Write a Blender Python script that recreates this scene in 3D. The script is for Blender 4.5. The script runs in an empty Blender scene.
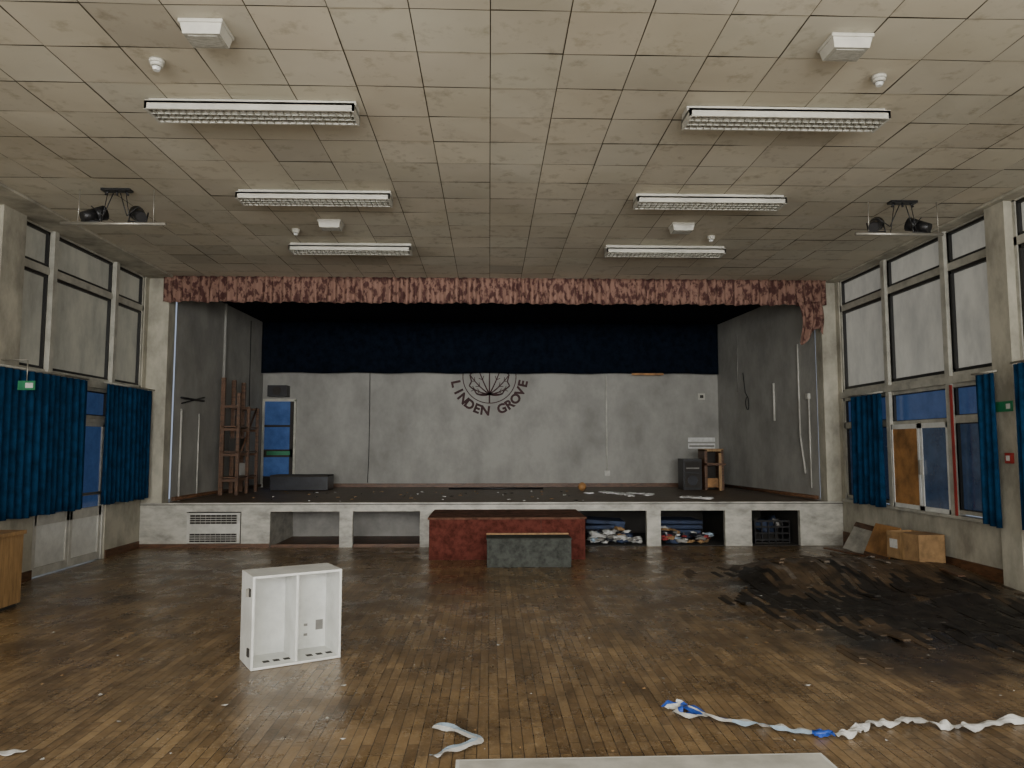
import bpy, bmesh, math, random
from mathutils import Vector, Matrix, Euler, noise
random.seed(7)
D=bpy.data
# ------------------------------------------------------------------ materials
def N(nt,t,**k):
    n=nt.nodes.new(t)
    for a,v in k.items(): setattr(n,a,v)
    return n
def mat(name,col,rough=.6,metal=0,var=.15,vscale=3,bump=.0,bscale=40,emit=0,emitcol=None,col2=None,spec=.5,stretch=(1,1,1),detail=5):
    m=D.materials.new(name);m.use_nodes=True;nt=m.node_tree;L=nt.links
    p=nt.nodes['Principled BSDF'];p.inputs['Roughness'].default_value=rough;p.inputs['Metallic'].default_value=metal
    p.inputs['Specular IOR Level'].default_value=spec
    g=N(nt,'ShaderNodeNewGeometry');mp=N(nt,'ShaderNodeMapping');mp.inputs['Scale'].default_value=stretch
    L.new(g.outputs['Position'],mp.inputs['Vector'])
    n=N(nt,'ShaderNodeTexNoise');n.inputs['Scale'].default_value=vscale;n.inputs['Detail'].default_value=detail
    n.inputs['Roughness'].default_value=.65
    L.new(mp.outputs['Vector'],n.inputs['Vector'])
    r=N(nt,'ShaderNodeValToRGB');c=Vector(col)
    d=Vector(col2) if col2 else c*(1-2.2*var)
    r.color_ramp.elements[0].position=.32;r.color_ramp.elements[0].color=(*[max(0,x) for x in d],1)
    r.color_ramp.elements[1].position=.62;r.color_ramp.elements[1].color=(*[min(1,x) for x in c*(1+.3*var)],1)
    L.new(n.outputs['Fac'],r.inputs['Fac']);L.new(r.outputs['Color'],p.inputs['Base Color'])
    if bump:
        n2=N(nt,'ShaderNodeTexNoise');n2.inputs['Scale'].default_value=bscale;n2.inputs['Detail'].default_value=4
        L.new(mp.outputs['Vector'],n2.inputs['Vector'])
        b=N(nt,'ShaderNodeBump');b.inputs['Strength'].default_value=bump;b.inputs['Distance'].default_value=.01
        L.new(n2.outputs['Fac'],b.inputs['Height']);L.new(b.outputs['Normal'],p.inputs['Normal'])
    if emit:
        p.inputs['Emission Strength'].default_value=emit
        if emitcol: p.inputs['Emission Color'].default_value=(*emitcol,1)
        else: L.new(r.outputs['Color'],p.inputs['Emission Color'])
    return m
M={}
M['plaster']=mat('wall_plaster_cream',(.48,.455,.37),.8,var=.22,vscale=2.2,bump=.15,stretch=(1,1,.6))
M['grey']=mat('stage_wall_grey_paint',(.335,.33,.305),.85,var=.14,vscale=1.5,bump=.45,bscale=16,stretch=(1,1,.7))
M['white']=mat('white_gloss_paint',(.57,.56,.51),.45,var=.14,vscale=4)
M['cabwhite']=mat('white_melamine',(.74,.75,.72),.35,var=.09,vscale=5)
M['fascia']=mat('stage_fascia_white',(.50,.485,.43),.6,var=.20,vscale=3.5,stretch=(1,1,2))
M['frame']=mat('window_frame_paint',(.46,.45,.39),.5,var=.15,vscale=5)
M['black']=mat('black_gasket',(.018,.018,.018),.5)
M['blackm']=mat('black_metal',(.02,.02,.022),.4,metal=.3)
M['pane']=mat('frosted_pane',(.41,.40,.33),.35,var=.22,vscale=2.0,emit=.06,emitcol=(.8,.8,.70),stretch=(1,1,.5))  # daylight through the pane is put in as emission, also lighting the hall
M['paner']=mat('frosted_pane_bright',(.50,.49,.43),.35,var=.20,vscale=2.0,emit=.13,emitcol=(.82,.82,.77),stretch=(1,1,.5))  # same pane with stronger emission in place of daylight coming through
M['bluepane']=mat('dusk_blue_glass',(.045,.085,.20),.15,var=.3,vscale=3,emit=.12,emitcol=(.10,.21,.52),col2=(.02,.04,.12))  # blue outdoor light put into the glass as colour and emission
M['bluedark']=mat('dark_glass',(.03,.05,.09),.12,var=.3,vscale=4,emit=.05,emitcol=(.14,.25,.5))  # faint emission in place of light from behind the glass
M['curtain']=mat('blue_curtain_fabric',(.007,.045,.112),.9,var=.25,vscale=6,bump=.2,bscale=200,spec=.1)
M['navy']=mat('navy_drape_fabric',(.005,.0085,.016),.95,var=.3,vscale=9,bump=.3,bscale=60,spec=.05,col2=(.002,.0036,.007))
M['stageceil']=mat('stage_ceiling_dark',(.007,.010,.016),.95,spec=.1)
M['stagefloor']=mat('stage_boards_worn',(.17,.12,.075),.5,var=.3,vscale=4,stretch=(1,4,1),bump=.2,col2=(.07,.05,.035))
M['brownwood']=mat('brown_wood',(.13,.062,.03),.5,var=.3,vscale=6,stretch=(1,1,5))
M['lightwood']=mat('oak_veneer',(.38,.23,.10),.5,var=.22,vscale=5,stretch=(4,4,.6))
M['board']=mat('hardboard_orange',(.42,.21,.07),.6,var=.25,vscale=4)
M['carpet']=mat('red_brown_carpet',(.12,.036,.027),.95,var=.25,vscale=10,bump=.5,bscale=160,spec=.05)
M['carpettop']=mat('step_top_worn',(.15,.075,.05),.9,var=.3,vscale=7,bump=.3,spec=.1)
M['greycarpet']=mat('grey_carpet',(.075,.080,.072),.95,var=.22,vscale=12,bump=.5,bscale=160,spec=.05)
M['card']=mat('cardboard',(.38,.23,.105),.85,var=.2,vscale=5)
M['paper']=mat('white_paper',(.66,.66,.64),.7,var=.12,vscale=12)
M['bluetape']=mat('blue_plastic_tape',(.03,.10,.50),.4,var=.15,vscale=12)
M['bluepaper']=mat('pale_blue_paper',(.42,.55,.68),.6,var=.12,vscale=14)
M['red']=mat('red_paint',(.35,.03,.025),.5)
M['green']=mat('green_sign',(.02,.20,.09),.5)
M['redcloth']=mat('red_cloth',(.38,.05,.05),.8)
M['mat']=mat('navy_gym_mat',(.03,.05,.11),.7,var=.3)
M['bag']=mat('black_bin_bag',(.02,.022,.03),.3,var=.3)
M['logo']=mat('maroon_emblem_paint',(.055,.022,.024),.8)
M['steel']=mat('galvanised_metal',(.38,.36,.31),.4,metal=.6)
M['diff']=mat('prismatic_diffuser',(.42,.41,.35),.25,var=.15,vscale=18,stretch=(1,3,1))
M['fix']=mat('light_fitting_cream',(.53,.515,.45),.45,var=.12)
M['slot']=mat('dark_slot',(.03,.026,.022),.8)
M['rad']=mat('grey_board',(.25,.24,.22),.6)
M['char']=mat('charred_block',(.026,.022,.018),.5,var=.35,vscale=6,spec=.35)
M['sootwood']=mat('sooty_block',(.105,.070,.040),.5,var=.38,vscale=3,spec=.4,col2=(.022,.017,.013))
M['ashwood']=mat('ash_covered_block',(.15,.122,.095),.7,var=.35,vscale=4,spec=.3,col2=(.045,.036,.028))
M['pelmet']=m=mat('pelmet_patterned_fabric',(.25,.148,.115),.9,var=.2,vscale=4.6,stretch=(2.8,1,1.3),col2=(.085,.042,.038),spec=.05,detail=3)
for e,q in zip(m.node_tree.nodes['Color Ramp'].color_ramp.elements,(.44,.54)): e.position=q
def ceilmat():
    m=D.materials.new('ceiling_tile');m.use_nodes=True;nt=m.node_tree;L=nt.links;p=nt.nodes['Principled BSDF']
    p.inputs['Roughness'].default_value=.75
    g=N(nt,'ShaderNodeNewGeometry')
    at=N(nt,'ShaderNodeAttribute');at.attribute_name='tilev'
    n=N(nt,'ShaderNodeTexNoise');n.inputs['Scale'].default_value=.6;n.inputs['Detail'].default_value=6;L.new(g.outputs['Position'],n.inputs['Vector'])
    n2=N(nt,'ShaderNodeTexNoise');n2.inputs['Scale'].default_value=6;n2.inputs['Detail'].default_value=7;n2.inputs['Roughness'].default_value=.65;L.new(g.outputs['Position'],n2.inputs['Vector'])
    r=N(nt,'ShaderNodeValToRGB');E=r.color_ramp.elements
    E[0].position=.3;E[0].color=(.50,.465,.365,1);E[1].position=.68;E[1].color=(.65,.615,.505,1)
    L.new(n.outputs['Fac'],r.inputs['Fac'])
    r2=N(nt,'ShaderNodeValToRGB');E=r2.color_ramp.elements
    E[0].position=.25;E[0].color=(.66,.64,.59,1);E[1].position=.45;E[1].color=(1,1,1,1);L.new(n2.outputs['Fac'],r2.inputs['Fac'])
    x=N(nt,'ShaderNodeMix',data_type='RGBA',blend_type='MULTIPLY');x.inputs[0].default_value=1
    L.new(r.outputs['Color'],x.inputs[6]);L.new(r2.outputs['Color'],x.inputs[7])
    y=N(nt,'ShaderNodeMix',data_type='RGBA',blend_type='MULTIPLY');y.inputs[0].default_value=1
    L.new(x.outputs[2],y.inputs[6]);L.new(at.outputs['Color'],y.inputs[7]);L.new(y.outputs[2],p.inputs['Base Color'])
    return m
M['tile']=ceilmat()
M['groove']=mat('tile_groove',(.15,.125,.08),.9)
def floormat():
    m=D.materials.new('parquet_floor_worn');m.use_nodes=True;nt=m.node_tree;L=nt.links;p=nt.nodes['Principled BSDF']
    g=N(nt,'ShaderNodeNewGeometry');s=N(nt,'ShaderNodeSeparateXYZ');L.new(g.outputs['Position'],s.inputs[0])
    c=N(nt,'ShaderNodeCombineXYZ');L.new(s.outputs['Y'],c.inputs['X']);L.new(s.outputs['X'],c.inputs['Y'])
    b=N(nt,'ShaderNodeTexBrick');b.offset=.37;b.offset_frequency=2
    b.inputs['Scale'].default_value=1;b.inputs['Brick Width'].default_value=.40;b.inputs['Row Height'].default_value=.066
    b.inputs['Mortar Size'].default_value=.0028;b.inputs['Mortar Smooth'].default_value=.3
    b.inputs['Color1'].default_value=(.33,.223,.116,1);b.inputs['Color2'].default_value=(.188,.121,.060,1);b.inputs['Mortar'].default_value=(.042,.028,.015,1)
    L.new(c.outputs[0],b.inputs['Vector'])
    def noise_(sc,det,ro=.6,st=(1,1,1)):
        mp=N(nt,'ShaderNodeMapping');mp.inputs['Scale'].default_value=st;L.new(g.outputs['Position'],mp.inputs[0])
        n=N(nt,'ShaderNodeTexNoise');n.inputs['Scale'].default_value=sc;n.inputs['Detail'].default_value=det;n.inputs['Roughness'].default_value=ro;L.new(mp.outputs[0],n.inputs['Vector']);return n
    def ramp(inp,p0,c0,p1,c1):
        r=N(nt,'ShaderNodeValToRGB');E=r.color_ramp.elements;E[0].position=p0;E[0].color=(*c0,1);E[1].position=p1;E[1].color=(*c1,1);L.new(inp,r.inputs['Fac']);return r.outputs['Color']
    def mix(f,a,bb,bt='MIX'):
        x=N(nt,'ShaderNodeMix',data_type='RGBA',blend_type=bt)
        if isinstance(f,float): x.inputs[0].default_value=f
        else: L.new(f,x.inputs[0])
        for i,v in ((6,a),(7,bb)):
            if isinstance(v,tuple): x.inputs[i].default_value=(*v,1)
            else: L.new(v,x.inputs[i])
        return x.outputs[2]
    col=b.outputs['Color']
    nw=noise_(.9,7,.7);col=mix(1.0,col,ramp(nw.outputs['Fac'],.36,(.58,.57,.56),.62,(1.12,1.12,1.08)),'MULTIPLY')
    ns=noise_(5,6,.7,(1,.5,1));col=mix(1.0,col,ramp(ns.outputs['Fac'],.3,(.48,.48,.48),.55,(1,1,1)),'MULTIPLY')
    nd=noise_(22,5,.85);dust=ramp(nd.outputs['Fac'],.55,(0,0,0),.74,(.85,.85,.85));col=mix(dust,col,(.44,.36,.25))
    nb=noise_(1.3,7,.7)
    def math_(op,a,bb):
        x=N(nt,'ShaderNodeMath',operation=op)
        for i,v in ((0,a),(1,bb)):
            if isinstance(v,(int,float)): x.inputs[i].default_value=v
            else: L.new(v,x.inputs[i])
        return x.outputs[0]
    def blob(cx,cy,rx,ry,rot=0,amt=1.8):
        dx=math_('SUBTRACT',s.outputs['X'],cx);dy=math_('SUBTRACT',s.outputs['Y'],cy)
        cr,sr=math.cos(rot),math.sin(rot)
        u=math_('ADD',math_('MULTIPLY',dx,cr/rx),math_('MULTIPLY',dy,sr/rx))
        v=math_('ADD',math_('MULTIPLY',dx,-sr/ry),math_('MULTIPLY',dy,cr/ry))
        d=math_('SQRT',math_('ADD',math_('POWER',math_('ABSOLUTE',u,0),2),math_('POWER',math_('ABSOLUTE',v,0),2)),0)
        return math_('ADD',d,math_('MULTIPLY',math_('SUBTRACT',nb.outputs['Fac'],.5),amt))
    f=ramp(blob(4.6,7.7,2.8,3.2),.5,(.92,.92,.92),1.15,(0,0,0));sooty=mix(1.0,col,(.36,.34,.33),'MULTIPLY');col=mix(f,col,sooty)
    ash=ramp(blob(4.3,9.75,1.4,.9),.45,(.5,.5,.5),1.05,(0,0,0));ashc=ramp(ns.outputs['Fac'],.38,(.05,.044,.038),.6,(.19,.165,.135));col=mix(ash,col,ashc)
    for bl,p0,p1,cc in ((blob(4.4,7.2,1.7,1.35,.35),.6,1.15,(.011,.010,.009)),(blob(3.25,8.9,.45,.9,.25,1.2),.4,1.15,(.013,.011,.009)),(blob(4.9,8.5,1.3,.40,0,1.2),.4,1.15,(.014,.012,.010)),(blob(3.4,5.9,.8,.6,0,1.4),.2,1.15,(.022,.016,.012)),(blob(5.3,5.9,.9,.9,0,1.4),.3,1.15,(.014,.011,.009))):
        f=ramp(bl,p0,(.92,.92,.92),p1,(0,0,0));col=mix(f,col,cc)
    L.new(col,p.inputs['Base Color'])
    nr=noise_(2.2,6,.7);rr=ramp(nr.outputs['Fac'],.35,(.18,.18,.18),.65,(.42,.42,.42));L.new(rr,p.inputs['Roughness'])
    p.inputs['Specular IOR Level'].default_value=.85
    bp=N(nt,'ShaderNodeBump');bp.inputs['Strength'].default_value=.55;bp.inputs['Distance'].default_value=.006;bp.invert=True
    L.new(b.outputs['Fac'],bp.inputs['Height'])
    bp2=N(nt,'ShaderNodeBump');bp2.inputs['Strength'].default_value=.40;bp2.inputs['Distance'].default_value=.02
    L.new(ns.outputs['Fac'],bp2.inputs['Height']);L.new(bp.outputs[0],bp2.inputs['Normal']);L.new(bp2.outputs[0],p.inputs['Normal'])
    return m
M['floor']=floormat()
# ------------------------------------------------------------------ builder
class Ob:
    def __init__(s,name): s.name=name;s.bm=bmesh.new();s.m=[]
    def mi(s,m):
        if m not in s.m: s.m.append(m)
        return s.m.index(m)
    def box(s,x0,x1,y0,y1,z0,z1,m,rot=0,piv=None,mt=None,zf=None):
        vs=[s.bm.verts.new((x,y,z)) for x in (x0,x1) for y in (y0,y1) for z in (z0,z1)]
        if rot:
            piv=Vector(piv or ((x0+x1)/2,(y0+y1)/2,0));R=Matrix.Rotation(rot,3,'Z')
            for v in vs: v.co=R@(v.co-piv)+piv
        if mt:
            for v in vs: v.co=mt@v.co
        if zf:
            for v in vs: v.co.z+=zf(v.co.x,v.co.y)
        i=s.mi(m)
        for q in ((0,1,3,2),(4,6,7,5),(0,4,5,1),(2,3,7,6),(0,2,6,4),(1,5,7,3)):
            f=s.bm.faces.new([vs[k] for k in q]);f.material_index=i
        return s
    def face(s,pts,m):
        f=s.bm.faces.new([s.bm.verts.new(p) for p in pts]);f.material_index=s.mi(m);return s
    def cyl(s,a,b,r,m,r2=None,n=14,cap=True):
        a=Vector(a);b=Vector(b);r2=r if r2 is None else r2;d=(b-a).normalized()
        u=d.orthogonal().normalized();w=d.cross(u);i=s.mi(m);A=[];B=[]
        for k in range(n):
            t=2*math.pi*k/n;o=u*math.cos(t)+w*math.sin(t);A.append(s.bm.verts.new(a+o*r));B.append(s.bm.verts.new(b+o*r2))
        for k in range(n):
            f=s.bm.faces.new((A[k],A[(k+1)%n],B[(k+1)%n],B[k]));f.material_index=i;f.smooth=True
        if cap:
            for P in (A[::-1],B):
                f=s.bm.faces.new(P);f.material_index=i
        return s
    def path(s,pts,r,m,n=8):
        for a,b in zip(pts,pts[1:]): s.cyl(a,b,r,m,n=n)
        return s
    def grid(s,fn,nu,nv,m,smooth=True):
        V=[[s.bm.verts.new(fn(i/nu,j/nv)) for j in range(nv+1)] for i in range(nu+1)];k=s.mi(m)
        for i in range(nu):
            for j in range(nv):
                f=s.bm.faces.new((V[i][j],V[i+1][j],V[i+1][j+1],V[i][j+1]));f.material_index=k;f.smooth=smooth
        return s
    def blob(s,c,r,m,sq=.3,seed=0,sub=3):
        res=bmesh.ops.create_icosphere(s.bm,subdivisions=sub,radius=1);k=s.mi(m);c=Vector(c)
        for v in res['verts']:
            q=1+sq*noise.noise(v.co*2.3+Vector((seed*7.1,seed,0)))*2
            v.co=Vector((v.co.x*r[0]*q,v.co.y*r[1]*q,v.co.z*r[2]*q))+c
            for f in v.link_faces: f.material_index=k;f.smooth=True
        return s
    def addmesh(s,me,mt,m):
        k=s.mi(m);vs=[s.bm.verts.new(mt@v.co) for v in me.vertices]
        for p in me.polygons:
            try: f=s.bm.faces.new([vs[i] for i in p.vertices]);f.material_index=k
            except ValueError: pass
    def done(s,bevel=0,solid=0,origin=True,recalc=True):
        if recalc: bmesh.ops.recalc_face_normals(s.bm,faces=s.bm.faces)
        me=D.meshes.new(s.name)
        xs=[v.co for v in s.bm.verts]
        c=Vector([(min(v[k] for v in xs)+max(v[k] for v in xs))/2 for k in range(3)]);c.z=min(v[2] for v in xs)
        if not origin: c=Vector((0,0,0))
        for v in s.bm.verts: v.co-=c
        s.bm.to_mesh(me);s.bm.free()
        for m in s.m: me.materials.append(M[m])
        o=D.objects.new(s.name,me);o.location=c;bpy.context.collection.objects.link(o)
        if solid:
            q=o.modifiers.new('s','SOLIDIFY');q.thickness=solid
        if bevel:
            q=o.modifiers.new('b','BEVEL');q.width=bevel;q.segments=2;q.limit_method='ANGLE';q.angle_limit=math.radians(40)
        return o
XL,XR,C,F,HS,B=-5.85,6.1,4.6,12.7,.74,17.5
YB=-4.0
# ------------------------------------------------------------------ floor
def tent(d,w): return max(0,1-abs(d)/w)
def hf(x,y):
    e=math.exp
    dx=x-4.2;dy=y-9.6
    wob=.28*noise.noise(Vector((x*1.1,y*1.1,7)))
    r=math.sqrt((dx/(1.15 if dx<0 else 1.9))**2+(dy/(.8 if dy<0 else 1.2))**2)+wob
    h=.13*(1/(1+e((r-.75)*8)))
    h+=.10*e(-((dx/.9)**2+(dy/.6)**2))
    h+=.11*e(-((x-6.0)/1.1)**2)*e(-((y-9.8)/2.0)**2)
    wv=.25*noise.noise(Vector((x*.9,2,5)))
    h+=.06*tent(y-(7.9+.10*(x-5)+wv),.30)*e(-((x-5.0)/1.1)**4)
    h+=.05*tent(y-(7.35-.28*(x-3.9)+wv),.26)*e(-((x-3.7)/.9)**4)
    h+=.04*tent(y-(6.6+.08*(x-4.6)-wv),.26)*e(-((x-4.9)/1.2)**4)
    msk=e(-((x-4.6)/1.8)**2-((y-8.6)/2.0)**2)
    h+=.04*msk*noise.noise(Vector((x*2.0,y*2.0,1)))
    edge=min(1,max(0,(12.6-y)/.8))
    return max(0,h)*edge
o=Ob('floor')
def ax(a,b,c,d,n1,n2,n3):
    return [a+(b-a)*i/n1 for i in range(n1)]+[b+(c-b)*i/n2 for i in range(n2)]+[c+(d-c)*i/n3 for i in range(n3+1)]
xs_=ax(XL,2.2,6.0,XR,30,115,2);ys_=ax(YB,5.0,11.6,F,20,150,10)
V=[[o.bm.verts.new((x,y,hf(x,y))) for y in ys_] for x in xs_];k=o.mi('floor')
for i in range(len(xs_)-1):
    for j in range(len(ys_)-1):
        f=o.bm.faces.new((V[i][j],V[i+1][j],V[i+1][j+1],V[i][j+1]));f.smooth=True
o.done(origin=False,recalc=False)
Ob('floor_slab').box(XL-.2,XR+.2,YB-.2,B+.2,-.2,-.02,'plaster').done()
# parquet blocks that have come loose over the burnt, swollen area: rows still in line, slightly heaved
o=Ob('floor_buckled_blocks');rr=random.Random(5)
x=2.6;row=0
while x<5.98:
    y=5.6+(row%3)*.133;row+=1
    while y<11.0:
        L_=.40;d=math.hypot((x-4.5)/1.8,(y-8.4)/2.6)+.5*noise.noise(Vector((x*1.2,y*1.2,4)))
        if rr.random()<min(1,max(0,(1.12-d)/.3))*.9:
            ash=math.hypot((x-4.3)/1.2,(y-9.8)/.85)+.5*noise.noise(Vector((x*2,y*2,9)))
            scorch=min(math.hypot((x-4.5)/1.7,(y-7.2)/1.3),math.hypot((x-3.25)/.4,(y-8.9)/.7),math.hypot((x-4.9)/1.2,(y-8.5)/.35))+.7*noise.noise(Vector((x*1.5,y*1.2,2)))
            if scorch<.8 or (scorch<1.1 and rr.random()<.5): m='char'
            elif ash<.85 and rr.random()<.6: m='ashwood'
            else: m='sootwood'
            lift=rr.random()<.05
            up=rr.uniform(.0,.003);ta=rr.uniform(-.003,.003)+(rr.choice((-.022,.022)) if lift else 0);tb=rr.uniform(-.0015,.0015)
            if lift: up+=.022
            cy0=y+L_/2;xc=x
            z0_=lambda X,Y:hf(X,Y)+up+ta*(Y-cy0)/L_*2+tb*(X-xc)/.03
            a=rr.uniform(-.01,.01)
            for q in range(3):
                o.box(x-.0315,x+.0315,y+.002+L_*q/3-(0 if q==0 else .002),y+L_*(q+1)/3-(.002 if q==2 else 0),-.014,.005,m,rot=a,piv=(x,cy0,0),zf=z0_)
        y+=L_
    x+=.066
o.done()
# ------------------------------------------------------------------ ceiling
o=Ob('ceiling');T=.54;gap=.004
lay=o.bm.loops.layers.color.new('tilev')
ti=o.mi('tile');y0=4.714-T*17
def tq(x0,x1,ya,yb,z,val,skew):
    vs=[o.bm.verts.new(p) for p in ((x0,ya,z+skew[0]),(x0,yb,z+skew[1]),(x1,yb,z+skew[2]),(x1,ya,z+skew[3]))]
    f=o.bm.faces.new(vs);f.material_index=ti
    for l in f.loops: l[lay]=val
XA,XBc=-5.4,5.94
i=-12
while i*T<XR:
    j=0
    while y0+j*T<F:
        xa,xb=max(XA,i*T+gap),min(XBc,(i+1)*T-gap);ya,yb=max(YB,y0+j*T+gap),min(F,y0+(j+1)*T-gap)
        if xb-xa>.03 and yb-ya>.03:
            v=random.uniform(.94,1.0)
            if random.random()<.04: v*=.92
            w=random.uniform(.97,1.0)
            tq(xa,xb,ya,yb,C,(v,v*w**.5,v*w,1),[random.uniform(-.006,.003) for _ in range(4)])
        j+=1
    i+=1
o.box(XL-.05,XA-.004,YB,F,C-.03,C+.03,'plaster');o.box(XBc+.004,XR+.05,YB,F,C-.03,C+.03,'plaster')
o.box(XL-.2,XR+.2,YB-.2,F+.15,C+.012,C+.1,'groove')
o.done(origin=False)
Ob('ceiling_stage').box(XL,XR,F+.15,B+.2,C,C+.1,'stageceil').done()
# ------------------------------------------------------------------ left wall
w=Ob('wall_left')
w.box(XL-.2,XL,YB,8.8,0,C,'plaster')
w.box(XL-.2,XL,8.8,9.8,0,.8,'plaster').box(XL-.2,XL,11.6,F+.3,0,.8,'plaster')
w.box(XL-.2,XL+.06,8.8,9.24,0,C,'plaster')
w.box(XL-.2,XL,12.6,F+.3,.8,C,'plaster')
w.done()
def bay(o,X,s,ya,yb,z0,z1,pm,fr=.05,blackt=.025):
    xo=X-s*.10
    a,b=min(xo,X-s*.02),max(xo,X-s*.02)
    for q in ((ya,ya+fr,z0,z1),(yb-fr,yb,z0,z1)): o.box(a,b,*q,'frame')
    for q in ((ya,yb,z0,z0+fr),(ya,yb,z1-fr,z1)): o.box(a,b,*q,'frame')
    k=blackt;ya+=fr;yb-=fr;z0+=fr;z1-=fr
    a2,b2=min(X-s*.09,X-s*.035),max(X-s*.09,X-s*.035)
    for q in ((ya,ya+k,z0,z1),(yb-k,yb,z0,z1),(ya,yb,z0,z0+k),(ya,yb,z1-k,z1)): o.box(a2,b2,*q,'black')
    xp=X-s*.075
    o.box(min(xp,xp-s*.01),max(xp,xp-s*.01),ya,yb,z0,z1,pm)
n=1
for ya,yb in ((9.24,9.95),(9.95,11.6),(11.6,12.6)):
    o=Ob('window_%d'%n);n+=1
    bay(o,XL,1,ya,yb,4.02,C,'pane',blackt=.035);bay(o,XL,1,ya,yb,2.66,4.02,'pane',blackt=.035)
    if ya>9.5: o.box(XL-.1,XL+.03,ya-.045,ya+.045,2.62,C,'frame')
    o.box(XL-.12,XL+.03,ya,yb,2.56,2.66,'frame')
    z0=.8 if ya>11 or ya<9.5 else 2.1
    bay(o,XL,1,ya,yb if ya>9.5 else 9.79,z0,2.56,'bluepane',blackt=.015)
    if z0<1: o.box(XL-.09,XL-.02,ya,min(yb,9.79) if ya<9.5 else yb,1.85,1.91,'frame')
    o.done()
o=Ob('door_1')
o.box(XL-.12,XL-.02,9.8,9.87,0,2.1,'white').box(XL-.12,XL-.02,11.55,11.6,0,2.1,'white').box(XL-.12,XL-.02,9.87,11.55,2.05,2.1,'white')
for ya,yb in ((9.87,10.70),(10.71,11.55)):
    o.box(XL-.09,XL-.04,ya,yb,0.01,.12,'white').box(XL-.09,XL-.04,ya,yb,.66,.8,'white').box(XL-.09,XL-.04,ya,yb,1.99,2.05,'white')
    o.box(XL-.09,XL-.04,ya,ya+.07,.12,2.04,'white').box(XL-.09,XL-.04,yb-.07,yb,.12,2.04,'white')
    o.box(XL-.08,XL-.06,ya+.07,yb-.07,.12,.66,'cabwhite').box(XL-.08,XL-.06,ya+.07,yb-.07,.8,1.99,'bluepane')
o.box(XL-.04,XL-.01,9.95,11.45,.98,1.02,'steel')
o.done(bevel=.004)
Ob('baseboard_left').box(XL,XL+.02,YB,8.79,0,.12,'brownwood').box(XL,XL+.02,9.25,9.79,0,.12,'brownwood').box(XL,XL+.02,11.62,F,0,.12,'brownwood').done()
# ------------------------------------------------------------------ right wall
w=Ob('wall_right')
w.box(XR,XR+.2,YB,6.8,0,C,'plaster').box(XR,XR+.2,6.8,F+.3,0,.78,'plaster')
w.box(XR-.08,XR+.2,8.3,8.64,0,C,'plaster').box(XR,XR+.2,12.6,F+.3,.78,C,'plaster').done()
for ya,yb in ((6.8,8.3),(8.64,9.6),(9.6,11.1),(11.1,12.6)):
    o=Ob('window_%d'%n);n+=1
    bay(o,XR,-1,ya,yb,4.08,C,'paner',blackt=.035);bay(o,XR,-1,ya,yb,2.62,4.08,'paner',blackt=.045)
    if ya>9: o.box(XR-.03,XR+.1,ya-.05,ya+.05,.78,C,'frame')
    o.box(XR-.04,XR+.12,ya,yb,2.52,2.62,'frame')
    if ya==9.6:
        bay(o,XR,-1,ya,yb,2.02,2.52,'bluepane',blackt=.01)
        for a,b,pm in ((9.66,10.30,'bluedark'),(10.33,11.06,'board')):
            o.box(XR-.02,XR+.06,a,a+.045,.8,2.02,'cabwhite').box(XR-.02,XR+.06,b-.045,b,.8,2.02,'cabwhite')
            o.box(XR-.02,XR+.06,a,b,.8,.86,'cabwhite').box(XR-.02,XR+.06,a,b,1.95,2.02,'cabwhite')
            o.box(XR-.01,XR+.01,a+.045,b-.045,.86,1.95,pm)
        o.box(XR-.06,XR-.02,10.27,10.31,1.3,1.5,'steel')
        o.box(XR-.02,XR+.1,9.6,9.66,.78,2.02,'cabwhite').box(XR-.02,XR+.1,11.04,11.1,.78,2.02,'cabwhite')
    else:
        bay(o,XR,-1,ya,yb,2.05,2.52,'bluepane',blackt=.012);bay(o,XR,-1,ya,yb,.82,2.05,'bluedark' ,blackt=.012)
    o.box(XR-.06,XR+.12,ya,yb,.76,.80,'frame')
    o.done()
Ob('trim_1').box(XR-.045,XR-.032,9.50,9.545,.8,2.5,'red').done()
Ob('baseboard_right').box(XR-.025,XR,YB,8.29,0,.16,'brownwood').box(XR-.025,XR,8.65,F,0,.24,'brownwood').done()
w=Ob('wall_rear')
w.box(XL-.2,XR+.2,YB-.2,YB,0,.9,'plaster').box(XL-.2,XR+.2,YB-.2,YB,4.2,C,'plaster')
for x in (XL-.2,-3.0,0,2.9,XR): w.box(x,x+.2,YB-.2,YB,.9,4.2,'plaster')
w.done()
w=Ob('wall_proscenium')
w.box(XL,-5.5,F+.02,F+.3,0,C,'plaster').box(5.84,XR,F+.02,F+.3,0,C,'plaster').done(bevel=.01)
# ------------------------------------------------------------------ stage walls
o=Ob('wall_stage_left')
o.face([(-5.48,F+.3,0),(-5.32,B,0),(-5.32,B,C),(-5.48,F+.3,C)],'grey')
o.box(-5.47,-5.36,15.1,15.16,HS,C,'grey')
o.done(recalc=False)
o=Ob('wall_stage_right')
o.face([(5.84,F+.3,0),(5.84,F+.3,C),(5.46,B,C),(5.46,B,0)],'grey').done(recalc=False)
Ob('wall_stage_rear').box(-5.6,5.9,B,B+.2,0,C,'grey').done()
o=Ob('baseboard_stage');o.box(-4.55,5.46,B-.02,B,HS,HS+.09,'brownwood')
o.cyl((-5.45,F+.35,HS+.05),(-5.31,B,HS+.05),.045,'brownwood',n=4).cyl((5.8,F+.35,HS+.05),(5.44,B,HS+.05),.045,'brownwood',n=4).done()
o=Ob('floor_stage')
o.box(XL+.01,XR-.01,F+.03,B-.001,HS-.06,HS,'stagefloor').done(origin=False)
o=Ob('wall_stage_front')
o.box(XL+.01,XR-.01,F,F+.03,.60,HS,'fascia')
o.box(XL+.01,XR-.01,F-.02,F+.03,HS-.012,HS+.008,'fascia')
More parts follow.
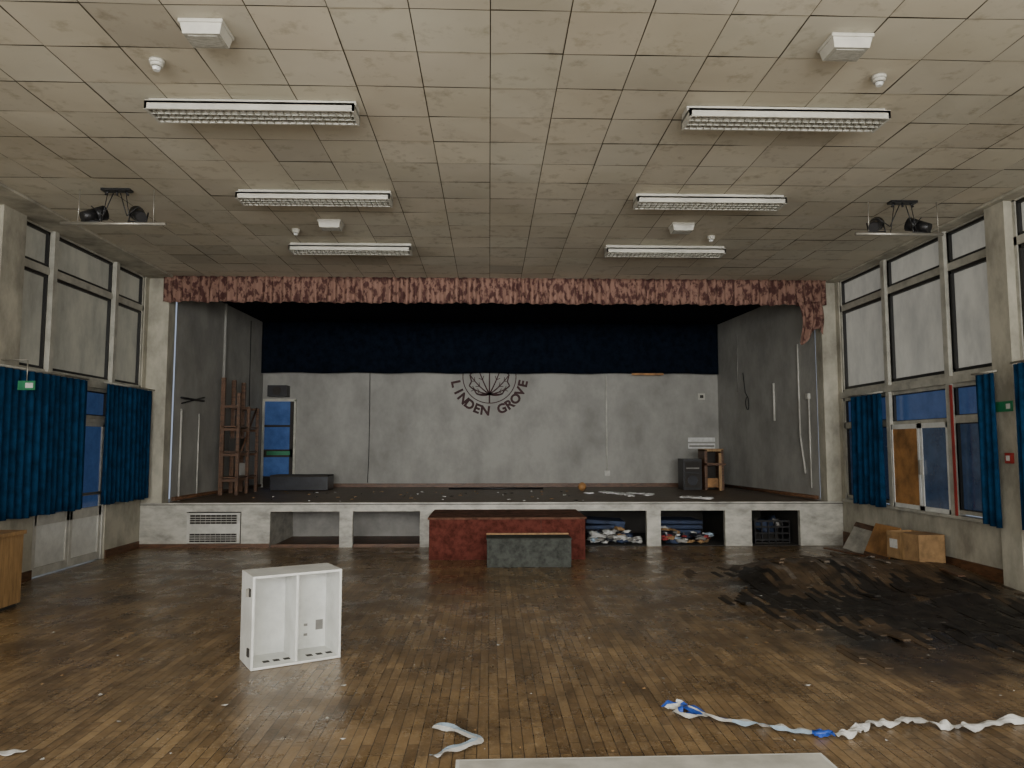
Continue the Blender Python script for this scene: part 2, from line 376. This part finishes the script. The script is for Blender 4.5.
o.box(XL+.01,XR-.01,F-.006,F,HS-.03,HS-.02,'slot')
for a,b in ((XL+.01,-5.06),(-4.16,-3.68),(-2.52,-2.30),(-1.17,-1.0),(2.69,2.93),(4.04,4.50),(5.34,XR-.01)):
    o.box(a,b,F+.005,F+.10,0,.60,'fascia')
o.box(-1.0,1.0,F+.03,F+.10,0,.60,'fascia')
o.box(XL+.01,-3.68,F+.0,F+.02,.0,.07,'brownwood')
o.box(-5.06,-4.16,F+.06,F+.1,0,.6,'slot')
o.box(-5.0,1.7,F+1.55,F+1.6,0,.68,'rad');o.box(-3.7,-1.15,F+.1,F+1.55,-.015,.004,'brownwood')
o.box(-3.68,-1.17,F+.08,F+.1,0,.045,'brownwood')
o.box(1.5,5.5,F+1.9,F+1.95,0,.68,'slot')
o.box(-1.05,-1.0,F+.1,F+1.6,0,.68,'slot').box(1.55,1.6,F+.1,F+1.9,0,.68,'slot').box(-3.75,-3.7,F+.1,F+1.6,0,.68,'fascia').box(5.35,5.4,F+.1,F+1.9,0,.68,'slot').box(4.2,4.25,F+.1,F+1.9,0,.68,'slot')
o.box(1.6,5.35,F+.1,F+1.9,-.015,.003,'slot')
o.done()
o=Ob('convector_heater')
o.box(-5.05,-4.17,F-.02,F+.0,.08,.58,'white')
for z0,z1 in ((.10,.24),(.40,.55)):
    o.box(-5.0,-4.22,F-.024,F-.019,z0,z1,'slot')
    for k in range(10):
        x=-5.0+k*.0855;o.box(x,x+.007,F-.03,F-.02,z0,z1,'rad')
    for k in range(1,4):
        z=z0+(z1-z0)*k/4;o.box(-5.0,-4.22,F-.034,F-.02,z-.004,z+.004,'white')
o.done()
# ------------------------------------------------------------------ pelmet
def drape(o,m,p0,p1,z0,z1,amp,folds,nrm,seed=0,nz=6,flare=.0,zj=.02):
    p0=Vector((*p0,0));p1=Vector((*p1,0));nr=Vector((*nrm,0));rnd=random.Random(seed)
    K=int(folds*10);ph=[rnd.uniform(-.6,.6) for _ in range(folds+2)]
    def f(u,v):
        q=u*folds;i=int(q);fr=q-i;a=ph[i]*(1-fr)+ph[min(i+1,folds+1)]*fr
        s=math.sin(2*math.pi*q+a)
        s=math.copysign(abs(s)**.8,s)
        am=amp*(.55+.45*(1-v)+.25*math.sin(q*.9+seed))*(1+flare*(1-v))
        p=p0.lerp(p1,u)+nr*(am*s)
        z=z0+(z1-z0)*v
        if v<.01: z+=zj*math.sin(q*1.7+seed)
        return (p.x,p.y,z)
    o.grid(f,K,nz,m)
o=Ob('pelmet');drape(o,'pelmet',(-5.56,F-.09),(5.88,F-.09),4.15,C-.005,.045,74,(0,-1),seed=3,zj=.012)
o.box(-5.56,5.88,F-.05,F-.03,4.5,C-.002,'brownwood')
o.done(solid=.004)
o=Ob('torn_pelmet_fabric')
def f(u,v):
    x=5.35+.42*u;z=4.2-(.62+.14*math.sin(u*5+1))*v
    return (x+.05*math.sin(v*4)*(1-u*.4)+.03*v,F-.16-.035*math.sin(u*16+v*2)-.03*v,z)
o.grid(f,40,10,'pelmet').done(solid=.004)
o=Ob('navy_stage_drape');drape(o,'navy',(-5.3,B-.22),(5.42,B-.22),3.40,C-.01,.012,26,(0,-1),seed=5,zj=.01);o.done(solid=.004)
Ob('drape_batten').box(3.35,4.1,B-.26,B-.24,3.36,3.41,'board').done()
# ------------------------------------------------------------------ emblem
o=Ob('wall_emblem');cx,cz=.0,3.34;yy=B-.006
txt='LINDEN GROVE';n_=len(txt)
for k,ch in enumerate(txt):
    if ch==' ': continue
    cu=D.curves.new('t','FONT');cu.body=ch;cu.size=.30;cu.align_x='CENTER';cu.align_y='CENTER';cu.extrude=.002;cu.offset=.012
    ob=D.objects.new('t',cu);bpy.context.collection.objects.link(ob)
    bpy.context.view_layer.update()
    me=D.meshes.new_from_object(ob.evaluated_get(bpy.context.evaluated_depsgraph_get()))
    th=math.radians(-90+(k-(n_-1)/2)*14.2);r=.82
    pos=Vector((cx+r*math.cos(th),yy,cz+r*math.sin(th)))
    mt=Matrix.Translation(pos)@Matrix.Rotation(-(th+math.pi/2),4,'Y')@Matrix.Rotation(math.pi/2,4,'X')
    o.addmesh(me,mt,'logo');D.objects.remove(ob)
def ln(a,b,wd=.016):
    a=Vector((a[0],yy,a[1]));b=Vector((b[0],yy,b[1]));d=(b-a).normalized();q=Vector((-d.z,0,d.x))*wd/2
    o.face([a-q,b-q,b+q,a+q],'logo')
R_=.63
for k in range(60):
    a=math.pi*2*k/60;b=math.pi*2*(k+1)/60;ln((cx+R_*math.cos(a),cz+R_*math.sin(a)),(cx+R_*math.cos(b),cz+R_*math.sin(b)),.022)
base=(cx,cz-.42)
ln((cx,cz-.62),base,.036)
tips=[]
for an in (-112,-84,-56,-28,0,28,56,84,112):
    r={0:.96,28:.84,56:.66,84:.52,112:.30}[abs(an)]
    prev=base
    for q in range(1,7):
        t=q/6;aa=math.radians(an*(.8+.2*(1-t)));p=(base[0]+r*t*math.sin(aa),base[1]+r*t*math.cos(aa));ln(prev,p,.036-.014*t);prev=p
    tips.append(prev)
    if 10<abs(an)<100:
        for t in (.45,.7):
            aa=math.radians(an*(.8+.2*(1-t)));p=(base[0]+r*t*math.sin(aa),base[1]+r*t*math.cos(aa))
            for sg in (-.7,.7): ln(p,(p[0]+.10*math.sin(aa+sg),p[1]+.10*math.cos(aa+sg)),.016)
tips=[base]+tips+[base]
for a,b in zip(tips,tips[1:]):
    mx=((a[0]+b[0])/2-base[0]);mz=((a[1]+b[1])/2-base[1]);m_=(base[0]+mx*.90,base[1]+mz*.90);ln(a,m_,.032);ln(m_,b,.032)
o.done(recalc=False)
# ------------------------------------------------------------------ stage fittings
o=Ob('door_2')
o.box(-5.30,-5.25,B-.05,B-.001,HS,2.78,'frame').box(-4.57,-4.52,B-.05,B-.001,HS,2.78,'frame').box(-5.3,-4.52,B-.05,B-.001,2.74,2.80,'frame')
o.box(-5.25,-4.57,B-.03,B-.005,HS,2.74,'bluepane')
o.box(-5.25,-4.57,B-.04,B-.03,1.44,1.62,'slot').box(-5.18,-4.64,B-.045,B-.04,1.49,1.58,'green').box(-5.25,-4.57,B-.045,B-.03,2.14,2.19,'slot').box(-5.25,-4.57,B-.045,B-.03,HS,1.0,'slot')
o.box(-4.66,-4.57,B-.04,B-.03,HS,2.74,'slot').done()
o=Ob('wall_speaker');o.box(-5.12,-4.68,B-.32,B-.02,2.84,3.10,'blackm').cyl((-4.9,B-.325,2.97),(-4.9,B-.335,2.97),.1,'slot').box(-4.96,-4.84,B-.04,B,2.9,3.04,'steel').done(bevel=.01)
o=Ob('timber_rack')
for y in (14.75,15.35,15.95):
    o.box(-5.30,-5.22,y,y+.06,HS,3.05,'brownwood').box(-4.98,-4.92,y,y+.06,HS,2.75 if y<15 else 2.5,'brownwood')
    for z in (1.0,1.5,2.0,2.45): o.box(-5.22,-4.98,y,y+.05,z,z+.05,'brownwood')
for z in (1.02,1.52,2.02): o.box(-5.28,-4.93,14.75,16.01,z+.05,z+.075,'brownwood')
o.cyl((-4.95,14.8,1.4),(-4.95,15.9,2.5),.02,'brownwood')
o.box(-5.2,-5.0,15.0,15.3,1.6,1.85,'slot').box(-5.2,-5.0,15.5,15.8,1.1,1.35,'rad').done()
o=Ob('wall_conduit')
o.cyl((-5.44,13.25,HS),(-5.44,13.25,2.35),.018,'white').cyl((-5.43,13.2,2.55),(-5.42,14.2,2.55),.02,'blackm').cyl((-5.42,13.2,2.45),(-5.41,14.2,2.62),.012,'blackm').done()
Ob('wall_cable').path([(-5.35,16.6,C-.1),(-5.35,16.62,2.9),(-5.33,16.7,HS+.02)],.012,'blackm').done()
Ob('wall_cable').path([(-2.82,B-.02,3.42),(-2.81,B-.02,2.2),(-2.82,B-.02,1.3),(-2.84,B-.02,.85)],.008,'blackm').done()
Ob('wall_conduit').path([(2.78,B-.02,3.4),(2.78,B-.02,1.05)],.018,'white').box(2.72,2.84,B-.05,B,1.0,1.12,'white').done()
Ob('wall_conduit').path([(-5.42,14.0,HS+.02),(-5.42,14.0,2.3)],.014,'white').done()
def rwx(y): return 5.84-.38*(y-F-.3)/(B-F-.3)
o=Ob('wall_conduit')
o.path([(rwx(13.6)-.02,13.6,3.6),(rwx(13.6)-.02,13.6,1.9),(rwx(13.45)-.02,13.45,1.2)],.016,'white')
o.path([(rwx(14.6)-.02,14.6,2.95),(rwx(14.6)-.02,14.6,2.2)],.022,'white').done()
o=Ob('wall_conduit');o.path([(rwx(13.25)-.02,13.25,2.6),(rwx(13.25)-.02,13.25,.95)],.014,'white');o.box(rwx(13.25)-.06,rwx(13.25)-.01,13.2,13.3,2.55,2.65,'white').done()
pts=[(rwx(15.8)-.03,15.8+.14*math.sin(a)*(1-a/9),2.62+.14*math.cos(a)) for a in [k*.4 for k in range(16)]]
o=Ob('wall_cable');o.path([(rwx(16.0)-.03,16.0,3.3),(rwx(15.9)-.03,15.9,2.85)]+pts,.008,'blackm').done()
Ob('wall_conduit').path([(rwx(16.3)-.02,16.3,4.2),(rwx(16.3)-.02,16.3,2.9)],.010,'rad').done()
Ob('socket_box').box(4.98,5.14,B-.03,B,2.8,2.95,'fix').box(5.02,5.10,B-.035,B-.03,2.84,2.91,'slot').done()
o=Ob('wall_notice');o.box(4.72,5.36,B-.02,B-.001,1.80,1.90,'paper').box(4.72,5.36,B-.02,B-.001,1.64,1.76,'paper').box(4.74,5.34,B-.023,B-.018,1.675,1.72,'rad').done()
o=Ob('amplifier_cabinet')
o.box(4.25,4.66,16.2,16.65,HS,1.42,'blackm').box(4.29,4.62,16.19,16.2,.80,1.1,'slot').box(4.29,4.62,16.185,16.2,1.14,1.36,'slot').box(4.31,4.60,16.18,16.186,1.2,1.23,'rad').cyl((4.455,16.195,.95),(4.455,16.18,.95),.11,'bag')
o.done(bevel=.01)
o=Ob('piano_frame')
o.box(4.70,4.76,16.1,16.6,HS,1.62,'brownwood').box(5.06,5.12,16.1,16.6,HS,1.62,'brownwood').box(4.70,5.12,16.1,16.6,1.58,1.64,'lightwood').box(4.76,5.06,16.5,16.6,HS,1.58,'slot')
o.box(4.70,5.12,15.95,16.2,1.28,1.33,'brownwood').box(4.76,5.06,16.12,16.16,.8,1.0,'board');o.box(4.98,5.04,16.0,16.06,HS,1.55,'lightwood').done(bevel=.005)
o=Ob('stage_block');o.box(-4.75,-3.5,16.3,16.9,HS,1.06,'bag').box(-4.75,-3.5,16.28,16.9,1.03,1.07,'slot').done(bevel=.01)
o=Ob('floor_batten');o.cyl((-.9,16.6,HS+.02),(1.2,16.6,HS+.02),.02,'blackm').done()
Ob('ball').blob((2.0,16.0,HS+.09),(.09,.09,.09),'board',sq=0).done()
o=Ob('crumpled_paper')
for k in range(16):
    x=2.75+random.gauss(0,.3);y=14.7+random.gauss(0,.25);o.blob((x,y,HS+.02),(random.uniform(.05,.14),random.uniform(.04,.1),.018),'paper',sq=.7,seed=k,sub=2)
o.done()
o=Ob('crumpled_paper')
for k in range(6):
    o.blob((3.9+random.gauss(0,.18),13.5+random.gauss(0,.12),HS+.022),(.12,.08,.02),'paper',sq=.7,seed=k+30,sub=2)
o.done()
o=Ob('stage_litter')
for k in range(60):
    x=random.uniform(-4.6,1.8);y=random.uniform(13,15.8);s_=random.uniform(.012,.045);o.blob((x,y,HS+.008),(s_,s_*.7,.008),random.choice(['paper','card','slot','card']),sq=.6,seed=k,sub=1)
o.done()
# ------------------------------------------------------------------ steps in front of the stage
o=Ob('stage_step');o.box(-.9,1.45,11.27,F-.03,0,.60,'carpet').box(-.92,1.47,11.24,F-.03,.60,.63,'carpettop').box(.78,.785,11.262,11.27,0,.6,'slot').done(bevel=.008)
o=Ob('low_step');o.box(-.03,1.16,10.55,11.0,0,.385,'greycarpet').box(-.04,1.17,10.54,11.02,.385,.405,'greycarpet').box(-.04,1.17,10.99,11.03,.40,.425,'lightwood').done(bevel=.008)
o=Ob('storage_crate')
for z in (.06,.17,.28,.38): o.box(4.62,5.24,F+.22,F+.24,z,z+.03,'blackm')
for k in range(6): o.box(4.62+k*.12,4.64+k*.12,F+.21,F+.25,.01,.41,'blackm')
o.box(4.62,4.64,F+.22,F+.7,.01,.4,'blackm').box(5.22,5.24,F+.22,F+.7,.01,.4,'blackm').box(4.62,5.24,F+.68,F+.7,.01,.4,'slot').box(4.62,5.24,F+.22,F+.7,.01,.03,'slot')
o.blob((4.9,F+.45,.30),(.18,.14,.12),'mat',sq=.7,seed=4,sub=2).blob((5.08,F+.45,.34),(.09,.09,.07),'rad',sq=.7,seed=6,sub=2).done()
o=Ob('gym_mat_stack')
for xa,xb in ((1.72,2.55),(3.05,3.95)):
    for k in range(4):
        mt=Matrix.Translation(((xa+xb)/2,F+1.2,.06+.085*k))@Matrix.Rotation(random.uniform(-.12,.12),4,'Z')@Matrix.Rotation(random.uniform(-.06,.06),4,'Y');h_=(xb-xa)/2-.06
        o.box(-h_,h_,-.35,.35,-.035,.035,random.choice(['mat','mat','bag']),mt=mt)
o.done(bevel=.015)
o=Ob('rubbish_pile')
for k in range(90):
    x=random.choice([random.uniform(1.75,2.6),random.uniform(3.0,3.98)]);y=random.uniform(F+.2,F+.7)
    m=random.choice(['paper','paper','redcloth','rad','bluepaper','mat','bag','card'])
    if m=='redcloth' and x<3: m='paper'
    r=random.uniform(.04,.12)
    o.blob((x,y,.04+random.uniform(0,(y-F)*.3)),(r,r*.7,r*.4),m,sq=.8,seed=k,sub=2)
o.done()
# ------------------------------------------------------------------ curtains
def curtain(X,s,ya,yb,z0,z1,folds,seed,amp=.05):
    o=Ob('curtain');drape(o,'curtain',(X,ya),(X,yb),z0,z1,amp,folds,(s,0),seed=seed,nz=8,zj=.012)
    o.cyl((X,ya-.05,z1+.02),(X,yb+.05,z1+.02),.012,'frame');o.done(solid=.004)
curtain(XL+.17,1,8.45,10.58,.83,2.62,15,1)
curtain(XL+.17,1,11.12,12.64,.84,2.62,11,2)
curtain(XR-.13,-1,11.1,12.05,.78,2.50,6,3)
curtain(XR-.155,-1,8.52,8.86,.76,2.56,3,4,.04)
curtain(XR-.19,-1,7.0,8.12,.76,2.62,9,5)
o=Ob('exit_sign');o.box(XL+.27,XL+.47,8.90,8.915,2.36,2.47,'green').box(XL+.36,XL+.45,8.898,8.9005,2.385,2.445,'paper').cyl((XL+.37,8.907,2.47),(XL+.37,8.907,2.72),.006,'steel').cyl((XL+.05,8.907,2.72),(XL+.37,8.907,2.72),.006,'steel').done()
o=Ob('exit_sign');o.box(XR-.095,XR-.081,8.32,8.6,2.10,2.22,'green').box(XR-.0955,XR-.095,8.35,8.42,2.13,2.19,'paper').done()
o=Ob('fire_call_point');o.box(XR-.12,XR-.081,8.35,8.45,1.5,1.62,'red').box(XR-.123,XR-.118,8.37,8.43,1.53,1.59,'paper').done()
# ------------------------------------------------------------------ ceiling fittings
for Y in (6.1,8.3,10.5):
    for x0,x1 in ((-2.85,-1.13),(1.68,3.40)):
        o=Ob('fluorescent_light')
        o.box(x0,x1,Y-.05,Y+.12,C-.07,C-.005,'fix')
        o.box(x0,x1,Y-.13,Y-.11,C-.13,C-.055,'fix').box(x0,x1,Y+.13,Y+.15,C-.13,C-.055,'fix').box(x0,x1,Y-.13,Y+.15,C-.08,C-.06,'fix')
        for e in (x0,x1-.02): o.box(e,e+.02,Y-.13,Y+.15,C-.135,C-.06,'fix')
        o.cyl((x0+.03,Y-.03,C-.10),(x1-.03,Y-.03,C-.10),.013,'cabwhite',n=10).cyl((x0+.03,Y+.06,C-.10),(x1-.03,Y+.06,C-.10),.013,'cabwhite',n=10)
        k=x0+.06
        while k<x1-.03:
            o.box(k,k+.006,Y-.11,Y+.13,C-.13,C-.085,'diff');k+=.062
        for yy_ in (-.03,.05): o.box(x0,x1,Y+yy_,Y+yy_+.005,C-.13,C-.105,'diff')
        o.done()
for x,y in ((-1.97,4.98),(2.55,5.02),(-2.06,9.45),(2.52,9.45)):
    o=Ob('emergency_light');o.box(x-.15,x+.15,y-.12,y+.12,C-.03,C-.005,'fix')
    a=.14;b=.125;i_=[(x-a,y-.11,C-.03),(x+a,y-.11,C-.03),(x+a,y+.11,C-.03),(x-a,y+.11,C-.03)];j_=[(x-b,y-.095,C-.10),(x+b,y-.095,C-.10),(x+b,y+.095,C-.10),(x-b,y+.095,C-.10)]
    for q in range(4): o.face([i_[q],i_[(q+1)%4],j_[(q+1)%4],j_[q]],'fix')
    o.face(j_,'diff')
    o.box(x-.1,x+.1,y-.07,y+.07,C-.104,C-.10,'diff').done(bevel=.006)
for x,y in ((-2.51,5.43),(3.05,5.5),(-2.6,9.8),(3.06,9.95)):
    Ob('smoke_detector').cyl((x,y,C-.005),(x,y,C-.03),.055,'fix',n=20).cyl((x,y,C-.03),(x,y,C-.055),.05,'fix',r2=.042,n=20).cyl((x,y,C-.06),(x,y,C-.085),.032,'cabwhite',r2=.024,n=20).cyl((x,y,C-.055),(x,y,C-.06),.03,'slot').done()
for cx_,cy_,xa,xb,lamps in ((-4.22,8.3,-4.83,-3.66,(-4.50,-3.98)),(4.9,8.44,4.32,5.37,(4.58,5.12))):
    o=Ob('stage_lighting_bar')
    z=4.2
    o.cyl((xa,cy_,z),(xb,cy_,z),.02,'steel').box(cx_-.16,cx_+.16,cy_-.05,cy_+.05,C-.03,C-.004,'blackm')
    for d in (-.13,0,.13): o.cyl((cx_+d*.7,cy_,C-.02),(cx_+d,cy_,C-.07),.012,'blackm')
    for d in (-.42,.42):
        o.cyl((cx_+d*.98,cy_,C-.01),(cx_+d,cy_,z),.006,'steel',n=6)
    for d in (-.1,.1): o.cyl((cx_+d,cy_,C-.03),(cx_+d*1.6,cy_,z),.005,'blackm',n=6)
    for k,lx in enumerate(lamps):
        dr=Vector((.35 if k else -.35,-.45,-.25)).normalized()*-1;c_=Vector((lx,cy_+.04,z+.11))
        o.cyl(c_-dr*.12,c_+dr*.02,.055,'blackm',r2=.07,n=20).cyl(c_+dr*.02,c_+dr*.14,.07,'blackm',r2=.085,n=20).cyl(c_+dr*.141,c_+dr*.145,.065,'bag',n=20)
        o.cyl((lx-.10,cy_,z+.02),(lx-.10,cy_+.04,z+.14),.008,'blackm').cyl((lx+.10,cy_,z+.02),(lx+.10,cy_+.04,z+.14),.008,'blackm').cyl((lx-.10,cy_,z+.025),(lx+.10,cy_,z+.025),.01,'blackm')
        q=[(lx,cy_,z+.2),((lx+cx_)/2,cy_,z+.09),(cx_+(.04 if k else -.04),cy_,C-.05)]
        o.path(q,.006,'black',n=6)
    o.done()
# ------------------------------------------------------------------ floor objects
o=Ob('open_cabinet');W_,DP,HT=.70,.38,.70;th=.018
mt=Matrix.Translation((-1.80,5.81,.004))@Matrix.Rotation(math.radians(30),4,'Z')
def cb(x0,x1,y0,y1,z0,z1,m='cabwhite'): o.box(x0,x1,y0,y1,z0,z1,m,mt=mt)
cb(0,W_,0,DP,HT-th,HT);cb(0,W_,0,DP,0,th);cb(0,th,0,DP,th,HT-th);cb(W_-th,W_,0,DP,th,HT-th)
cb(th,W_-th,DP-.03,DP-.022,th,HT-th);cb(.34,.34+th,.02,DP-.03,th,HT-th)
for x in (.12,.2,.28,.46,.54,.62): cb(x,x+.05,.10,.16,th,th+.001,'slot')
for zz in (.12,.57):
    cb(-.012,0,.05,.10,zz-.03,zz+.03,'slot')
for zz in (.12,.2): cb(.5,.53,DP-.034,DP-.03,zz,zz+.02,'rad')
cb(.60,.66,DP-.036,DP-.03,.16,.24,'rad');cb(-.03,-.012,.07,.085,.54,.60,'steel')
o.done(bevel=.002)
o=Ob('wooden_cabinet')
o.box(-5.6,-5.0,7.78,8.22,.04,.76,'lightwood').box(-5.62,-4.98,7.76,8.24,.76,.80,'lightwood').box(-5.58,-5.03,7.80,8.20,0,.04,'slot')
o.box(-5.30,-5.29,7.775,7.78,.06,.74,'slot').box(-5.26,-5.24,7.75,7.775,.35,.5,'steel').done(bevel=.004)
o=Ob('white_board');o.box(-.17,1.83,3.42,4.15,0.002,.022,'cabwhite',rot=math.radians(.8)).box(-.15,1.81,3.44,4.13,.022,.024,'white',rot=math.radians(.8)).done(bevel=.003)
def ribbon(o,pts,w,ms,seed=0,amp=.02,n=140,tws=.8,fq=14):
    P=[Vector((*p,0)) for p in pts]
    def at(t):
        q=t*(len(P)-1);i=min(int(q),len(P)-2);f=q-i
        a,b,c,d=P[max(i-1,0)],P[i],P[i+1],P[min(i+2,len(P)-1)]
        return .5*((2*b)+(c-a)*f+(2*a-5*b+4*c-d)*f*f+(3*b-a-3*c+d)*f**3)
    pv=None
    for k in range(n+1):
        t=k/n;p=at(t);d=(at(min(1,t+.004))-at(max(0,t-.004))).normalized();nn=Vector((-d.y,d.x,0))
        tw=noise.noise(Vector((t*fq,seed,0)))*tws*2;z=.010+amp*(1+noise.noise(Vector((t*fq*1.6,seed,4))))
        ww=w*(1+.5*noise.noise(Vector((t*fq*2,seed,9))))
        off=nn*(ww/2*math.cos(tw));zz=ww/2*math.sin(tw)
        A=p+off;Bv=p-off;base=hf(p.x,p.y)
        mz=p+nn*(ww*.2*noise.noise(Vector((t*50,seed,2))))+Vector((0,0,base+z+amp*.7));A.z=base+max(.004,z+zz);Bv.z=base+max(.004,z-zz)
        cur=[o.bm.verts.new(q) for q in (A,mz,Bv)]
        if pv:
            m=ms(t)
            for a_ in (0,1):
                f=o.bm.faces.new((pv[a_],pv[a_+1],cur[a_+1],cur[a_]));f.material_index=o.mi(m if not isinstance(m,tuple) else m[a_]);f.smooth=False
        pv=cur
o=Ob('barrier_tape')
ribbon(o,[(1.13,4.88),(1.27,4.99),(1.20,4.80),(1.34,4.74),(1.28,4.90),(1.43,4.69),(1.64,4.58),(1.80,4.50),(1.94,4.44),(2.02,4.42)],.065,lambda t:('bluetape','paper') if t<.6 else (('paper','bluepaper') if t<.86 else 'bluetape'),seed=1,amp=.012,n=110)
ribbon(o,[(2.02,4.42),(2.12,4.43),(2.20,4.50),(2.32,4.58),(2.45,4.58),(2.60,4.64),(2.72,4.55),(2.85,4.50),(3.05,4.56),(3.3,4.62),(3.7,4.6)],.075,lambda t:'paper',seed=2,amp=.012,n=120,fq=20)
o.blob((1.95,4.44,.022),(.06,.03,.016),'bluetape',sq=.6,seed=3,sub=2).done()
o=Ob('crumpled_wrapper')
ribbon(o,[(-.33,4.64),(-.22,4.60),(-.12,4.50),(-.06,4.42),(-.14,4.34),(-.24,4.26),(-.3,4.2)],.07,lambda t:('bluepaper','paper') if t<.5 else ('paper','bluepaper'),seed=5,amp=.006,n=26,tws=.35,fq=5)
o.done()
o=Ob('paper_scrap');o.grid(lambda u,v:(-2.75+.13*u+.05*v,4.3+.07*v,.006+.010*math.sin(u*4+v*3)**2),8,6,'paper').done(solid=.001)
o=Ob('floor_litter')
for k in range(420):
    x=random.uniform(-5.5,5.7);y=random.uniform(4,12.3)
    if abs(x+.2)<1.9 and y>10.4: continue
    if -2.2<x<-1 and 5.6<y<6.7: continue
    s_=random.choice([.006,.008,.01,.012,.02,.026]);a=random.uniform(0,6);z=hf(x,y)+.008
    c_,d_=math.cos(a)*s_,math.sin(a)*s_
    o.face([(x+c_,y+d_,z+.003),(x-d_*.7,y+c_*.7,z),(x-c_,y-d_,z+.004),(x+d_*.6,y-c_*.6,z)],random.choice(['paper','rad','card','card']))
o.done(recalc=False)
# low cardboard box and boards leaning by the right wall
o=Ob('cardboard_box')
cx_,cy_=5.74,9.95;z=hf(cx_,cy_)+.005;mt=Matrix.Translation((cx_,cy_,z))@Matrix.Rotation(.10,4,'Z');t=.008;sx,sy,h=.38,.66,.36
for q in ((-sx/2,sx/2,-sy/2,-sy/2+t,0,h),(-sx/2,sx/2,sy/2-t,sy/2,0,h),(-sx/2,-sx/2+t,-sy/2,sy/2,0,h),(sx/2-t,sx/2,-sy/2,sy/2,0,h),(-sx/2,sx/2,-sy/2,sy/2,0,t),(-sx/2,sx/2,-sy/2,.05,h,h+t)): o.box(*q,'card',mt=mt)
o.box(-sx/2-.002,-sx/2,-.04,.04,0,h,'lightwood',mt=mt).box(-sx/2-.003,-sx/2,.1,.26,.14,.26,'paper',mt=mt).done()
o=Ob('leaning_board')
mt=Matrix.Translation((5.62,10.78,hf(5.62,10.78)))@Matrix.Rotation(math.radians(24),4,'Y');o.box(0,.018,-.34,.34,0,.50,'board',mt=mt).box(-.004,0,-.34,.34,.0,.05,'brownwood',mt=mt).done()
o=Ob('leaning_board')
mt=Matrix.Translation((5.72,11.62,hf(5.72,11.62)))@Matrix.Rotation(math.radians(30),4,'Y')@Matrix.Rotation(.03,4,'X');o.box(0,.02,-.42,.38,0,.48,'fascia',mt=mt).box(-.012,0,-.42,.38,.40,.48,'brownwood',mt=mt).done()
o=Ob('loose_board')
mt=Matrix.Translation((5.5,11.35,hf(5.5,11.35)+.02))@Matrix.Rotation(math.radians(14),4,'Z');o.box(-.05,.05,-.5,.5,0,.018,'brownwood',mt=mt).done()
o=Ob('loose_board')
mt=Matrix.Translation((5.66,9.15,hf(5.66,9.15)+.03))@Matrix.Rotation(math.radians(-8),4,'Z');o.box(-.04,.04,-.38,.38,0,.016,'brownwood',mt=mt).done()
# ------------------------------------------------------------------ lights
def area(name,loc,rot,sx,sy,e,col,spread=180):
    l=D.lights.new(name,'AREA');l.shape='RECTANGLE';l.size=sx;l.size_y=sy;l.energy=e;l.color=col;l.spread=math.radians(spread)
    o=D.objects.new(name,l);o.location=loc;o.rotation_euler=[math.radians(a) for a in rot];bpy.context.collection.objects.link(o)
area('rear_window_light',(.1,-3.9,2.5),(90,0,0),11,3,640,(1,.975,.91))
area('stage_fill_beam',(.1,-3.8,3.0),(90,0,0),9,2.4,130,(.99,.98,.95),50)  # added lamp with narrow spread, brightens the distant stage
area('side_fill_left',(-5.7,2.0,2.4),(90,0,-80),8,2.6,225,(1,.985,.94))  # added unseen lamp before a solid wall, fills toward the stage
area('side_fill_right',(5.95,2.0,2.4),(90,0,80),8,2.6,225,(1,.985,.94))  # matching added lamp on the right, no window at this spot
w=D.worlds.new('world');bpy.context.scene.world=w;w.use_nodes=True
w.node_tree.nodes['Background'].inputs[0].default_value=(.55,.65,.85,1);w.node_tree.nodes['Background'].inputs[1].default_value=.6
c=D.cameras.new('camera');o=D.objects.new('camera',c);bpy.context.collection.objects.link(o)
c.sensor_width=36;c.lens=36*740/1024;c.clip_end=100
o.location=(0,0,1.7);o.rotation_euler=(math.pi/2+math.atan(62/740),0,math.radians(-1.75))
bpy.context.scene.camera=o
